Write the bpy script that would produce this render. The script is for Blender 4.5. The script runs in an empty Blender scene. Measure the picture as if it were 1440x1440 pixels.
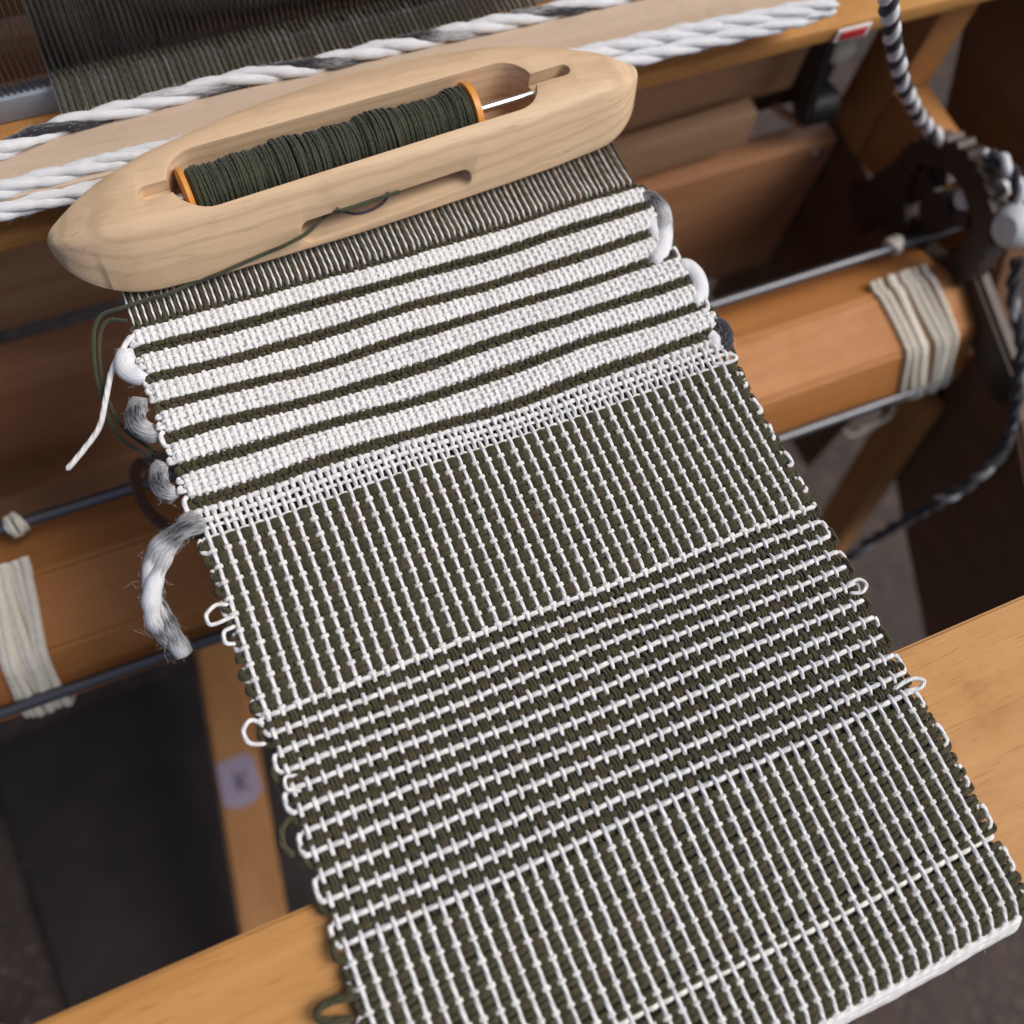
import bpy, bmesh, math, random
import numpy as np
from mathutils import Matrix, Vector
random.seed(7); rng = np.random.default_rng(7)
S = bpy.context.scene; C = S.collection
R_ = math.radians

# ------------------------------------------------------------------ camera
CAM_ROT = np.array([[0.91430547, -0.38920767, 0.11208434], [-0.32441993, -0.86942168, -0.3726361], [0.24248138, 0.30434083, -0.92118372]])
CAM_LOC = np.array([-0.10277116, -0.12754582, 0.38730475]); FPX = 1451.77
cd = bpy.data.cameras.new('camera'); cam = bpy.data.objects.new('camera', cd); C.objects.link(cam); S.camera = cam
M = Matrix.Identity(4)
for k in range(3):
    M[k][0] = CAM_ROT[0][k]; M[k][1] = -CAM_ROT[1][k]; M[k][2] = -CAM_ROT[2][k]; M[k][3] = CAM_LOC[k]
cam.matrix_world = M
cd.sensor_width = 36; cd.lens = FPX / 1440 * 36; cd.clip_start = 0.01; cd.clip_end = 60
cd.dof.use_dof = True; cd.dof.focus_distance = 0.425; cd.dof.aperture_fstop = 5.0

def at(u, v, axis='z', val=0.0):
    """a point of the place on the plane axis = val, measured on the photograph (1440 px)"""
    d = CAM_ROT.T @ np.array([(u - 720) / FPX, (v - 720) / FPX, 1.0]); k = 'xyz'.index(axis)
    return CAM_LOC + (val - CAM_LOC[k]) / d[k] * d

# ------------------------------------------------------------------ light
SUN_EL, SUN_AZ = 55, 112          # azimuth clockwise from +Y
w = bpy.data.worlds.new('World'); S.world = w; w.use_nodes = True
nt = w.node_tree; bg = nt.nodes['Background']
sky = nt.nodes.new('ShaderNodeTexSky'); sky.sky_type = 'NISHITA'; sky.sun_disc = False
sky.sun_elevation = R_(SUN_EL); sky.sun_rotation = R_(SUN_AZ)
sky.air_density = 0.7; sky.dust_density = 4.0; sky.ozone_density = 0.6
nt.links.new(sky.outputs[0], bg.inputs[0]); bg.inputs[1].default_value = 0.085
sl = bpy.data.lights.new('sun', 'SUN'); sl.energy = 1.4; sl.angle = R_(36); sl.color = (1, .96, .9)
so = bpy.data.objects.new('sun', sl); C.objects.link(so)
sd = Vector((math.cos(R_(SUN_EL)) * math.sin(R_(SUN_AZ)), math.cos(R_(SUN_EL)) * math.cos(R_(SUN_AZ)), math.sin(R_(SUN_EL))))
so.rotation_euler = sd.to_track_quat('Z', 'Y').to_euler(); so.location = (1, 1, 3)
S.view_settings.view_transform = 'Standard'; S.view_settings.look = 'None'
S.view_settings.exposure = 0.55; S.view_settings.gamma = 1

# ------------------------------------------------------------------ materials
def mat(name):
    m = bpy.data.materials.new(name); m.use_nodes = True
    return m, m.node_tree.nodes, m.node_tree.links, m.node_tree.nodes['Principled BSDF']
def nd(N, t, **kw):
    n = N.new(t)
    for k, v in kw.items():
        if k in n.inputs: n.inputs[k].default_value = v
        else: setattr(n, k, v)
    return n
def mixc(N, L, fac, a, b, blend='MIX'):
    n = N.new('ShaderNodeMix'); n.data_type = 'RGBA'; n.blend_type = blend
    for s, v in ((n.inputs[0], fac), (n.inputs[6], a), (n.inputs[7], b)):
        if hasattr(v, 'node'): L.new(v, s)
        else: s.default_value = v if s is n.inputs[0] else (*v, 1)
    return n.outputs[2]
def ramp(N, L, src, p0, p1, c0=(0, 0, 0), c1=(1, 1, 1)):
    r = N.new('ShaderNodeValToRGB'); e = r.color_ramp.elements
    e[0].position = p0; e[1].position = p1; e[0].color = (*c0, 1); e[1].color = (*c1, 1)
    L.new(src, r.inputs[0]); return r.outputs[0]
def wood(name, light, dark, axis=0, rough=.45, fleck=.35, ring=55, spec=.4, growth=None, wear=.0):
    m, N, L, P = mat(name)
    tc = nd(N, 'ShaderNodeTexCoord'); mp = nd(N, 'ShaderNodeMapping')
    sc = [1., 1., 1.]; sc[axis] = .07; mp.inputs['Scale'].default_value = sc
    L.new(tc.outputs['Object'], mp.inputs[0])
    n1 = nd(N, 'ShaderNodeTexNoise', Scale=ring, Detail=5., Roughness=.62, Distortion=.6); L.new(mp.outputs[0], n1.inputs['Vector'])
    n2 = nd(N, 'ShaderNodeTexNoise', Scale=ring * 14, Detail=3.); L.new(mp.outputs[0], n2.inputs['Vector'])
    n3 = nd(N, 'ShaderNodeTexNoise', Scale=9., Detail=2.); L.new(tc.outputs['Object'], n3.inputs['Vector'])
    c = mixc(N, L, ramp(N, L, n1.outputs[0], .36, .66), light, dark)
    mid = tuple(a * .8 + b * .2 for a, b in zip(dark, light)); deep = tuple(a * .55 for a in dark)
    f = nd(N, 'ShaderNodeMath', operation='MULTIPLY'); L.new(ramp(N, L, n2.outputs[0], .56, .7), f.inputs[0]); f.inputs[1].default_value = fleck
    c = mixc(N, L, f.outputs[0], c, deep)
    g = nd(N, 'ShaderNodeMath', operation='MULTIPLY'); L.new(ramp(N, L, n3.outputs[0], .35, .75), g.inputs[0]); g.inputs[1].default_value = .3
    c = mixc(N, L, g.outputs[0], c, mid)
    if growth:                      # growth rings about a pith line along x
        m3 = nd(N, 'ShaderNodeMapping'); m3.inputs['Location'].default_value = growth; m3.inputs['Scale'].default_value = (.35, 1, 1); L.new(tc.outputs['Object'], m3.inputs[0])
        wv = nd(N, 'ShaderNodeTexWave', Scale=58., Distortion=2.2, Detail=2.); wv.wave_type = 'RINGS'; wv.rings_direction = 'X'; wv.inputs['Detail Scale'].default_value = 2.; L.new(m3.outputs[0], wv.inputs['Vector'])
        c = mixc(N, L, ramp(N, L, wv.outputs[0], .62, 1., (0, 0, 0), (.42, .42, .42)), c, tuple(x * .74 for x in dark))
        n4 = nd(N, 'ShaderNodeTexNoise', Scale=420., Detail=2.); m4 = nd(N, 'ShaderNodeMapping'); m4.inputs['Scale'].default_value = (.12, 1, 1); L.new(tc.outputs['Object'], m4.inputs[0]); L.new(m4.outputs[0], n4.inputs['Vector'])
        c = mixc(N, L, ramp(N, L, n4.outputs[0], .66, .74, (0, 0, 0), (.35, .35, .35)), c, tuple(x * .6 for x in dark))
    n5 = nd(N, 'ShaderNodeTexNoise', Scale=26., Detail=6., Roughness=.7); L.new(tc.outputs['Object'], n5.inputs['Vector'])
    c = mixc(N, L, ramp(N, L, n5.outputs[0], .56, .72, (0, 0, 0), (.28, .28, .28)), c, deep)
    L.new(ramp(N, L, n5.outputs[0], .3, .7, (rough - .08,) * 3, (rough + .12,) * 3), P.inputs['Roughness'])
    L.new(c, P.inputs['Base Color'])
    P.inputs['Specular IOR Level'].default_value = spec
    b = nd(N, 'ShaderNodeBump', Strength=.2, Distance=.0005); L.new(n2.outputs[0], b.inputs['Height']); L.new(b.outputs[0], P.inputs['Normal'])
    return m
def yarn(name, c1, c2, ply=900., rough=.85, bump=.5, heather=.5, sheen=.15, vary=0.):
    """plied yarn: ridges run diagonally over the tube's own UV (metres along, turns round)"""
    m, N, L, P = mat(name)
    uv = nd(N, 'ShaderNodeUVMap'); sp = nd(N, 'ShaderNodeSeparateXYZ'); L.new(uv.outputs[0], sp.inputs[0])
    a = nd(N, 'ShaderNodeMath', operation='MULTIPLY_ADD'); L.new(sp.outputs[0], a.inputs[0]); a.inputs[1].default_value = ply
    b = nd(N, 'ShaderNodeMath', operation='MULTIPLY'); L.new(sp.outputs[1], b.inputs[0]); b.inputs[1].default_value = 2 * math.pi * 3
    L.new(b.outputs[0], a.inputs[2])
    s = nd(N, 'ShaderNodeMath', operation='SINE'); L.new(a.outputs[0], s.inputs[0])
    tc = nd(N, 'ShaderNodeTexCoord')
    n1 = nd(N, 'ShaderNodeTexNoise', Scale=2600., Detail=2.); L.new(tc.outputs['Object'], n1.inputs['Vector'])
    n2 = nd(N, 'ShaderNodeTexNoise', Scale=260., Detail=3.); L.new(tc.outputs['Object'], n2.inputs['Vector'])
    f = nd(N, 'ShaderNodeMath', operation='MULTIPLY_ADD'); L.new(ramp(N, L, n2.outputs[0], .4, .62), f.inputs[0]); f.inputs[1].default_value = heather
    oi = nd(N, 'ShaderNodeObjectInfo'); v = nd(N, 'ShaderNodeMath', operation='MULTIPLY'); L.new(oi.outputs['Random'], v.inputs[0]); v.inputs[1].default_value = vary
    L.new(v.outputs[0], f.inputs[2])
    c = mixc(N, L, f.outputs[0], c1, c2)
    c = mixc(N, L, ramp(N, L, n1.outputs[0], .45, .75, (0, 0, 0), (.45, .45, .45)), c, tuple(min(1, x * 1.45) for x in c1))
    L.new(c, P.inputs['Base Color'])
    h = nd(N, 'ShaderNodeMath', operation='MULTIPLY_ADD'); L.new(s.outputs[0], h.inputs[0]); h.inputs[1].default_value = .5; L.new(n1.outputs[0], h.inputs[2])
    bp = nd(N, 'ShaderNodeBump', Strength=bump, Distance=.0004); L.new(h.outputs[0], bp.inputs['Height']); L.new(bp.outputs[0], P.inputs['Normal'])
    P.inputs['Roughness'].default_value = rough; P.inputs['Sheen Weight'].default_value = sheen; P.inputs['Specular IOR Level'].default_value = .06
    return m
def plain(name, col, rough=.5, metal=0., noise=.0, scale=80., spec=.5):
    m, N, L, P = mat(name); P.inputs['Roughness'].default_value = rough; P.inputs['Metallic'].default_value = metal
    P.inputs['Specular IOR Level'].default_value = spec
    tc = nd(N, 'ShaderNodeTexCoord'); n = nd(N, 'ShaderNodeTexNoise', Scale=scale, Detail=4.); L.new(tc.outputs['Object'], n.inputs['Vector'])
    L.new(mixc(N, L, n.outputs[0], tuple(c * (1 - noise) for c in col), tuple(min(1, c * (1 + noise)) for c in col)), P.inputs['Base Color'])
    return m
MAPLE = wood('maple', (.68, .50, .325), (.57, .395, .24), 0, .5, .25, 44, .25, (0, -.176, .035))
STICK = wood('stick_maple', (.54, .42, .32), (.45, .34, .25), 0, .6, .15, 40)
ALDER = wood('alder', (.52, .265, .085), (.43, .205, .06), 0, .5, .5, 75, .22)
ALDER_Y = wood('alder_lengthwise', (.46, .215, .07), (.36, .155, .045), 1, .5, .3, 50)
ALDER_Z = wood('alder_upright', (.46, .21, .07), (.36, .15, .045), 2, .5, .3, 50)
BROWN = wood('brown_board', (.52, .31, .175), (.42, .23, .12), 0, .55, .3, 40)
BROWN_Y = wood('brown_board_lengthwise', (.17, .085, .04), (.12, .058, .028), 1, .6, .3, 40)  # dark brown holding the side frame's shade in its colour
STEEL = plain('dark_steel', (.12, .125, .14), .38, .8, .25)
BRIGHT = plain('bright_steel', (.75, .75, .74), .2, 1.)
IRON = plain('brown_iron', (.05, .036, .03), .5, .3, .4)
BLACK = plain('black_plastic', (.018, .017, .017), .5, 0, .3)
KNOB = plain('pale_plastic', (.62, .66, .66), .35, 0, .05)
DENT = plain('reed_steel', (.30, .29, .28), .35, .9, .3, 300)
FLANGE = plain('orange_plastic', (.72, .30, .055), .38, 0, .06)
PAPER = plain('lilac_paper', (.27, .23, .30), .8, 0, .08)
LABELW = plain('white_print', (.8, .78, .75), .4); RED = plain('red_print', (.5, .03, .03), .4); INK = plain('dark_ink', (.07, .05, .09), .7)
WHITE = yarn('white_cotton', (.73, .725, .71), (.80, .80, .79), 1200, heather=.5, bump=.65)
CREAM = yarn('cream_cotton', (.78, .75, .67), (.85, .83, .77), 1500, heather=.5, bump=.35)
GREEN = yarn('olive_wool', (.051, .053, .027), (.080, .062, .036), 1300, heather=.65, bump=1., sheen=.12, vary=.55)
GREENF = yarn('olive_thread', (.044, .050, .030), (.066, .066, .038), 2400, rough=.6, heather=.5, bump=.3, sheen=.2)
CORD = yarn('natural_cord', (.72, .67, .56), (.80, .77, .69), 900, heather=.5, bump=.6)
LEAD = yarn('brown_leader', (.10, .055, .035), (.14, .08, .05), 900)
def roving(name, amount, scale):
    m, N, L, P = mat(name)
    uv = nd(N, 'ShaderNodeUVMap'); mp = nd(N, 'ShaderNodeMapping'); mp.inputs['Scale'].default_value = (scale, .6, 1); L.new(uv.outputs[0], mp.inputs[0])
    n = nd(N, 'ShaderNodeTexNoise', Scale=1., Detail=2.); L.new(mp.outputs[0], n.inputs['Vector'])
    mp2 = nd(N, 'ShaderNodeMapping'); mp2.inputs['Scale'].default_value = (200, 34, 1); L.new(uv.outputs[0], mp2.inputs[0])
    n2 = nd(N, 'ShaderNodeTexNoise', Scale=1., Detail=4., Roughness=.7); L.new(mp2.outputs[0], n2.inputs['Vector'])
    f = nd(N, 'ShaderNodeMath', operation='MULTIPLY_ADD'); L.new(n2.outputs[0], f.inputs[0]); f.inputs[1].default_value = .35; L.new(n.outputs[0], f.inputs[2])
    wh = mixc(N, L, ramp(N, L, n2.outputs[0], .3, .62, (.5, .5, .5), (0, 0, 0)), (.80, .815, .84), (.52, .54, .58))
    c = mixc(N, L, ramp(N, L, f.outputs[0], amount, amount + .20), (.03, .03, .036), wh)
    L.new(c, P.inputs['Base Color']); P.inputs['Roughness'].default_value = .9; P.inputs['Sheen Weight'].default_value = .3; P.inputs['Specular IOR Level'].default_value = .1
    b = nd(N, 'ShaderNodeBump', Strength=.6, Distance=.001); L.new(n2.outputs[0], b.inputs['Height']); L.new(b.outputs[0], P.inputs['Normal'])
    return m
ROV_W = roving('white_roving', .30, 30); ROV_M = roving('mottled_roving', .53, 42); ROV_G = roving('grey_roving', .70, 40); ROV_D = roving('dark_roving', .86, 60)
FUZZ_W = plain('white_fibre', (.8, .8, .79), .9); FUZZ_D = plain('dark_fibre', (.09, .085, .06), .9)

# ------------------------------------------------------------------ builders
def link(name, me, m, parent=None, smooth=False, angle=None):
    o = bpy.data.objects.new(name, me); C.objects.link(o)
    if m is not None and not me.materials: me.materials.append(m)
    if smooth: me.polygons.foreach_set('use_smooth', np.ones(len(me.polygons), bool))
    if angle:
        me.polygons.foreach_set('use_smooth', np.ones(len(me.polygons), bool)); me.set_sharp_from_angle(angle=R_(angle))
    if parent is not None: o.parent = parent; o.matrix_parent_inverse = WM[parent.name].inverted()
    WM[o.name] = Matrix.Identity(4)
    return o
WM = {}
def thing(name, loc, label, cat, group=None):
    o = bpy.data.objects.new(name, None); o.empty_display_size = .02; C.objects.link(o); o.location = loc
    WM[o.name] = Matrix.Translation(Vector(loc)); tag(o, label, cat, group); return o
def tag(o, label, cat, group=None, kind=None):
    o['label'] = label; o['category'] = cat
    if group: o['group'] = group
    if kind: o['kind'] = kind
    return o
def tubes(chains, sides=6):
    """one mesh out of several tubes; chain = (points n x 3, radius or n radii[, flatten z])"""
    V, F, UV = [], [], []; off = 0
    for ch in chains:
        p = np.asarray(ch[0], float); n = len(p); r = np.broadcast_to(np.asarray(ch[1], float), (n,)); sq = ch[2] if len(ch) > 2 else 1.
        t = np.gradient(p, axis=0); t /= np.linalg.norm(t, axis=1)[:, None] + 1e-12
        a = np.empty_like(p); ref = np.array([0, 0, 1.]) if abs(t[0][2]) < .9 else np.array([1., 0, 0])
        cur = np.cross(ref, t[0]); cur /= np.linalg.norm(cur)
        for i in range(n):                                   # parallel transport
            cur = cur - t[i] * (cur @ t[i]); cur /= np.linalg.norm(cur) + 1e-12; a[i] = cur
        b = np.cross(t, a)
        ang = np.linspace(0, 2 * math.pi, sides, endpoint=False)
        ring = p[:, None] + r[:, None, None] * (np.cos(ang)[None, :, None] * a[:, None] + sq * np.sin(ang)[None, :, None] * b[:, None])
        V.append(ring.reshape(-1, 3))
        i = np.arange(n - 1)[:, None] * sides; j = np.arange(sides)[None]; j2 = (j + 1) % sides
        F.append((np.stack([i + j, i + j2, i + sides + j2, i + sides + j], -1) + off).reshape(-1, 4))
        L = np.concatenate([[0], np.cumsum(np.linalg.norm(np.diff(p, axis=0), axis=1))])
        u0 = L[:-1][:, None] + 0 * j; u1 = L[1:][:, None] + 0 * j; v0 = (j / sides) + 0 * u0; v1 = ((j + 1) / sides) + 0 * u0
        UV.append(np.stack([np.stack([u0, v0], -1), np.stack([u0, v1], -1), np.stack([u1, v1], -1), np.stack([u1, v0], -1)], -2).reshape(-1, 2))
        # end caps as degenerate fans are skipped: ends are pinched by the radius arrays where they show
        off += n * sides
    V = np.concatenate(V); F = np.concatenate(F); UV = np.concatenate(UV)
    me = bpy.data.meshes.new('tube'); me.vertices.add(len(V)); me.vertices.foreach_set('co', V.ravel())
    me.loops.add(F.size); me.loops.foreach_set('vertex_index', F.ravel().astype(np.int32))
    me.polygons.add(len(F)); me.polygons.foreach_set('loop_start', np.arange(0, F.size, 4, dtype=np.int32)); me.polygons.foreach_set('loop_total', np.full(len(F), 4, np.int32))
    me.polygons.foreach_set('use_smooth', np.ones(len(F), bool))
    me.uv_layers.new(name='UVMap').data.foreach_set('uv', UV.ravel()); me.update(calc_edges=True); return me
def capr(n, r, k=2):
    a = np.full(n, float(r)); 
    for i in range(k): a[i] *= (.05 + .95 * i / k); a[-1 - i] *= (.05 + .95 * i / k)
    return a
def spline(pts, n=40):
    """smooth curve through points (Catmull-Rom)"""
    p = np.asarray(pts, float); p = np.vstack([2 * p[0] - p[1], p, 2 * p[-1] - p[-2]]); out = []
    m = len(p) - 3; per = max(2, n // m)
    for i in range(m):
        t = np.linspace(0, 1, per, endpoint=(i == m - 1))[:, None]; a, b, c, d = p[i:i + 4]
        out.append(.5 * ((2 * b) + (-a + c) * t + (2 * a - 5 * b + 4 * c - d) * t * t + (-a + 3 * b - 3 * c + d) * t ** 3))
    return np.vstack(out)
def box(name, lo, hi, m, parent, bev=.0025, rot=None, about=None):
    bm = bmesh.new(); bmesh.ops.create_cube(bm, size=1)
    lo, hi = Vector(lo), Vector(hi); c = (lo + hi) / 2; d = hi - lo
    for v in bm.verts: v.co = Vector((v.co.x * d.x, v.co.y * d.y, v.co.z * d.z)) + c
    bmesh.ops.bevel(bm, geom=bm.edges[:], offset=min(bev, min(d) * .3), segments=2, profile=.6, affect='EDGES')
    if rot is not None:
        bmesh.ops.rotate(bm, verts=bm.verts, cent=Vector(about) if about is not None else c, matrix=rot)
    me = bpy.data.meshes.new(name); bm.to_mesh(me); bm.free()
    return link(name, me, m, parent, angle=35)
def bar(name, a, b, wdt, thk, m, parent, side=(1, 0, 0), bev=.002):
    """a board from a to b, wdt along side, thk across"""
    a, b = Vector(a), Vector(b); d = b - a; z = d.normalized(); x = Vector(side); x = (x - z * x.dot(z)).normalized(); y = z.cross(x)
    bm = bmesh.new(); bmesh.ops.create_cube(bm, size=1)
    for v in bm.verts: v.co = Vector((v.co.x * wdt, v.co.y * thk, v.co.z * d.length))
    bmesh.ops.bevel(bm, geom=bm.edges[:], offset=bev, segments=2, affect='EDGES')
    mt = Matrix((x, y, z)).transposed().to_4x4(); mt.translation = (a + b) / 2; bm.transform(mt)
    me = bpy.data.meshes.new(name); bm.to_mesh(me); bm.free(); return link(name, me, m, parent, angle=35)
def prism_yz(name, poly, x0, x1, m, parent, bev=.003, holes=()):
    """an outline in the y-z plane given thickness along x"""
    bm = bmesh.new(); vs = [bm.verts.new((x0, y, z)) for y, z in poly]; f = bm.faces.new(vs)
    r = bmesh.ops.extrude_face_region(bm, geom=[f]); bmesh.ops.translate(bm, vec=(x1 - x0, 0, 0), verts=[v for v in r['geom'] if isinstance(v, bmesh.types.BMVert)])
    bmesh.ops.recalc_face_normals(bm, faces=bm.faces)
    if bev: bmesh.ops.bevel(bm, geom=bm.edges[:], offset=bev, segments=2, affect='EDGES')
    me = bpy.data.meshes.new(name); bm.to_mesh(me); bm.free(); return link(name, me, m, parent, angle=35)
def lathe(name, prof, a, b, m, parent, seg=32):
    """profile (distance along a->b, radius)"""
    a, b = Vector(a), Vector(b); z = (b - a).normalized(); x = z.orthogonal().normalized(); y = z.cross(x)
    V, F = [], []
    for d, r in prof:
        for k in range(seg):
            t = 2 * math.pi * k / seg; V.append(a + z * d + (x * math.cos(t) + y * math.sin(t)) * max(r, 1e-5))
    n = len(prof)
    for i in range(n - 1):
        for k in range(seg): F.append((i * seg + k, i * seg + (k + 1) % seg, (i + 1) * seg + (k + 1) % seg, (i + 1) * seg + k))
    me = bpy.data.meshes.new(name); me.from_pydata([tuple(v) for v in V], [], F)
    bm = bmesh.new(); bm.from_mesh(me); bmesh.ops.recalc_face_normals(bm, faces=bm.faces); bm.to_mesh(me); bm.free()
    return link(name, me, m, parent, angle=40)

# ------------------------------------------------------------------ floor
bm = bmesh.new(); bmesh.ops.create_grid(bm, x_segments=2, y_segments=2, size=14)
for v in bm.verts: v.co.z = -.76
me = bpy.data.meshes.new('floor'); bm.to_mesh(me); bm.free()
m, N, L, P = mat('sanded_floor'); tc = nd(N, 'ShaderNodeTexCoord')
n1 = nd(N, 'ShaderNodeTexNoise', Scale=14., Detail=6., Roughness=.65); n2 = nd(N, 'ShaderNodeTexVoronoi', Scale=34.); n3 = nd(N, 'ShaderNodeTexNoise', Scale=75., Detail=3.)
for n in (n1, n2, n3): L.new(tc.outputs['Object'], n.inputs['Vector'])
c = mixc(N, L, ramp(N, L, n1.outputs[0], .35, .7), (.022, .0125, .0095), (.044, .026, .019))
c = mixc(N, L, ramp(N, L, n3.outputs[0], .6, .74), c, (.14, .095, .068)); c = mixc(N, L, ramp(N, L, n2.outputs['Distance'], .1, .2, (.6, .6, .6), (0, 0, 0)), c, (.075, .05, .036))
L.new(c, P.inputs['Base Color']); P.inputs['Roughness'].default_value = .75
bp = nd(N, 'ShaderNodeBump', Strength=.5, Distance=.01); L.new(n3.outputs[0], bp.inputs['Height']); L.new(bp.outputs[0], P.inputs['Normal'])
fl = link('floor', me, m); fl['kind'] = 'structure'
MATM = plain('black_rubber', (.017, .0115, .011), .9, 0, .9, 22)
mt_ = box('floor_mat', (-.40, -.55, -.755), (-.10, .20, -.748), MATM, None, .002, Matrix.Rotation(R_(3), 3, 'Z'))
tag(mt_, 'black rubber mat lying on the dark floor under the loom', 'mat')

# ------------------------------------------------------------------ loom
loom = thing('floor_loom', (0, .1, -.76), 'orange brown wooden floor loom holding the striped weaving', 'loom')
# breast beam, its front edge rounded where the cloth turns down
BY0, BY1 = -.2175, -.1095
prof = [(BY1, -.0045), (BY1, -.046), (BY0, -.046)]
prof += [(BY0 + .012 - .012 * math.cos(a), -.0165 + .012 * math.sin(a)) for a in np.linspace(0, math.pi / 2, 6)]
prism_yz('breast_beam', prof, -.46, .46, ALDER, loom, .0012)
# octagonal cloth beam
CBY, CBZ, CBR, CBX = .111, -.217, .0547, .400
prism_yz('cloth_beam', [(CBY + CBR * math.cos(R_(45 * k)), CBZ + CBR * math.sin(R_(45 * k))) for k in range(8)], -.46, CBX, wood('red_alder', (.47, .205, .065), (.38, .15, .043), 0, .5, .35, 50, .25), loom, .002)
def rod(name, p, q, r, m, parent):
    return link(name, tubes([(np.linspace(p, q, 12), capr(12, r, 1))], 12), m, parent)
TR = [at(0, 745, 'z', CBZ + CBR + .006), at(1300, 335, 'z', CBZ + CBR + .006)]
TRd = (TR[1] - TR[0])
rod('apron_rod', TR[0] - TRd * .25, TR[1] + TRd * .12, .0034, STEEL, loom)
BR = [at(0, 1003, 'z', -.2005), at(1344, 530, 'z', -.2005)]; BRd = BR[1] - BR[0]
rod('apron_rod', BR[0] - BRd * .25, BR[1] - BRd * .0, .0036, STEEL, loom)
# batten with race and reed
bt = box('batten', (-.46, .2105, -.031), (.46, .292, -.020), ALDER, loom, .003)
rl = box('reed_baulk', (-.37, .2725, -.0195), (.37, .2815, -.006), plain('blue_grey_tape', (.30, .34, .40), .5, 0, .1), loom, .001)
rc = box('reed_cap', (-.37, .2725, .105), (.37, .2815, .118), plain('grey_tape', (.30, .32, .35), .5, 0, .1), loom, .001)
V, F = [], []
for i, x in enumerate(np.arange(-.36, .36, .0029)):
    x0, x1, y0, y1, z0, z1 = x - .00022, x + .00022, .2745, .2795, -.0065, .1055; o = len(V)
    V += [(a, b, c_) for a in (x0, x1) for b in (y0, y1) for c_ in (z0, z1)]
    F += [tuple(o + k for k in q) for q in ((0, 1, 3, 2), (4, 6, 7, 5), (0, 4, 5, 1), (2, 3, 7, 6))]
me = bpy.data.meshes.new('dents'); me.from_pydata(V, [], F); dd = link('reed_dents', me, DENT, loom); dd['kind'] = 'stuff'
box('unseen_shade_handle', (-.46, .262, .119), (.46, .296, .165), ALDER, loom, .006)  # unseen bar added above the reed to hide sky from the race
box('unseen_shade_castle', (-.46, .33, .215), (.46, .80, .265), BROWN, loom, .003)  # unseen top added overhead to shade the warp behind the reed
for k in range(4):
    y_ = .385 + k * .05; box('sky_block_shaft', (-.40, y_, .17), (.40, y_ + .018, .205), BROWN, loom, .002); box('sky_block_shaft', (-.40, y_, -.16), (.40, y_ + .018, -.12), BROWN, loom, .002)  # shafts added with the overhead shade to block sky behind the reed
box('back_beam', (-.46, .80, -.06), (.46, .86, .0), ALDER, loom, .003)
for sx in (-.45, .42): box('castle_post', (sx, .42, -.76), (sx + .03, .50, .215), ALDER_Z, loom, .003)
# boards below the batten
box('cross_plank', (-.46, .278, -.152), (.352, .30, -.100), BROWN, loom, .003)
box('rail', (-.46, .281, -.187), (.30, .30, -.1535), BROWN, loom, .003)
lev = box('lever', (.02, .258, -.172), (.311, .272, -.140), wood('lever_wood', (.52, .34, .20), (.42, .26, .14), 0, .55, .3, 40), loom, .002, Matrix.Rotation(R_(-3.5), 3, 'Y'), (.311, .265, -.156))
cb = box('cross_board', (-.46, .2530, -.345), (.397, .2755, -.190), wood('red_brown_board', (.58, .30, .155), (.46, .22, .105), 0, .45, .3, 40), loom, .003)
pb = at(1147, 217, 'y', .2525)
lathe('bolt', [(0, .0), (0, .0048), (.002, .0048), (.004, .003), (.0045, 0)], pb + np.array([0, .001, 0]), pb - np.array([0, .004, 0]), BRIGHT, loom, 18)
box('shadow_slot_rail', (-.46, .30, -.40), (.41, .325, -.36), BROWN, loom).name = 'rear_rail'
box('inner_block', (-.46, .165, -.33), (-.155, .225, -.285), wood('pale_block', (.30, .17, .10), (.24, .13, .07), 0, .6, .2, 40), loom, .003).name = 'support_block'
# right side frame
box('upright', (.402, .236, -.76), (.432, .276, .02), ALDER_Z, loom, .003)
box('side_rail', (.4025, .172, -.19), (.430, .2355, -.128), ALDER_Y, loom, .003)
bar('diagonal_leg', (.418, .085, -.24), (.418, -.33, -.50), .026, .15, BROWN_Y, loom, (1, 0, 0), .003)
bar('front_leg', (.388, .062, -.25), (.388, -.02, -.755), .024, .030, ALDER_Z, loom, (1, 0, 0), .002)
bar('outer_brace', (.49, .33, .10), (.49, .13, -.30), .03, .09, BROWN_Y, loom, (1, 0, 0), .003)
box('shaded_side_panel', (.3985, .095, -.46), (.4015, .30, -.192), BROWN_Y, loom, .001)  # added dark sheet; its brown stands for the side frame's shade
# left leg far at the edge and the treadle
bar('front_leg', (-.44, -.02, -.262), (-.44, -.13, -.755), .03, .060, ALDER_Z, loom, (1, 0, 0), .002)
tr0, tr1 = at(312, 935, 'z', -.62), at(372, 1300, 'z', -.66); tdir = tr1 - tr0
tread = bar('treadle', tr0 - tdir * .6, tr1 + tdir * .5, .043, .022, wood('shaded_treadle_wood', (.36, .175, .06), (.28, .125, .038), 1, .5, .3, 50), loom, (1, 0, 0), .003)  # alder darkened in the colour for the shade under the loom
mid = tr0 + tdir * .46; tn = Vector(tdir).normalized(); tx = Vector((1, 0, 0)); tx = (tx - tn * tx.dot(tn)).normalized(); tz = tx.cross(tn)
if tz.z < 0: tz = -tz
def on_tread(x, y, h): return Vector(mid) + tx * x + tn * y + tz * (.011 + h)
bm = bmesh.new(); outl = [(-.019, -.020), (.007, -.025), (.015, -.020), (.019, .011), (.009, .021), (-.005, .024), (-.018, .019)]
f = bm.faces.new([bm.verts.new(on_tread(x, y, .0012)) for x, y in outl]); r = bmesh.ops.extrude_face_region(bm, geom=[f]); bmesh.ops.translate(bm, vec=-tz * .001, verts=[v for v in r['geom'] if isinstance(v, bmesh.types.BMVert)])
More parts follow.
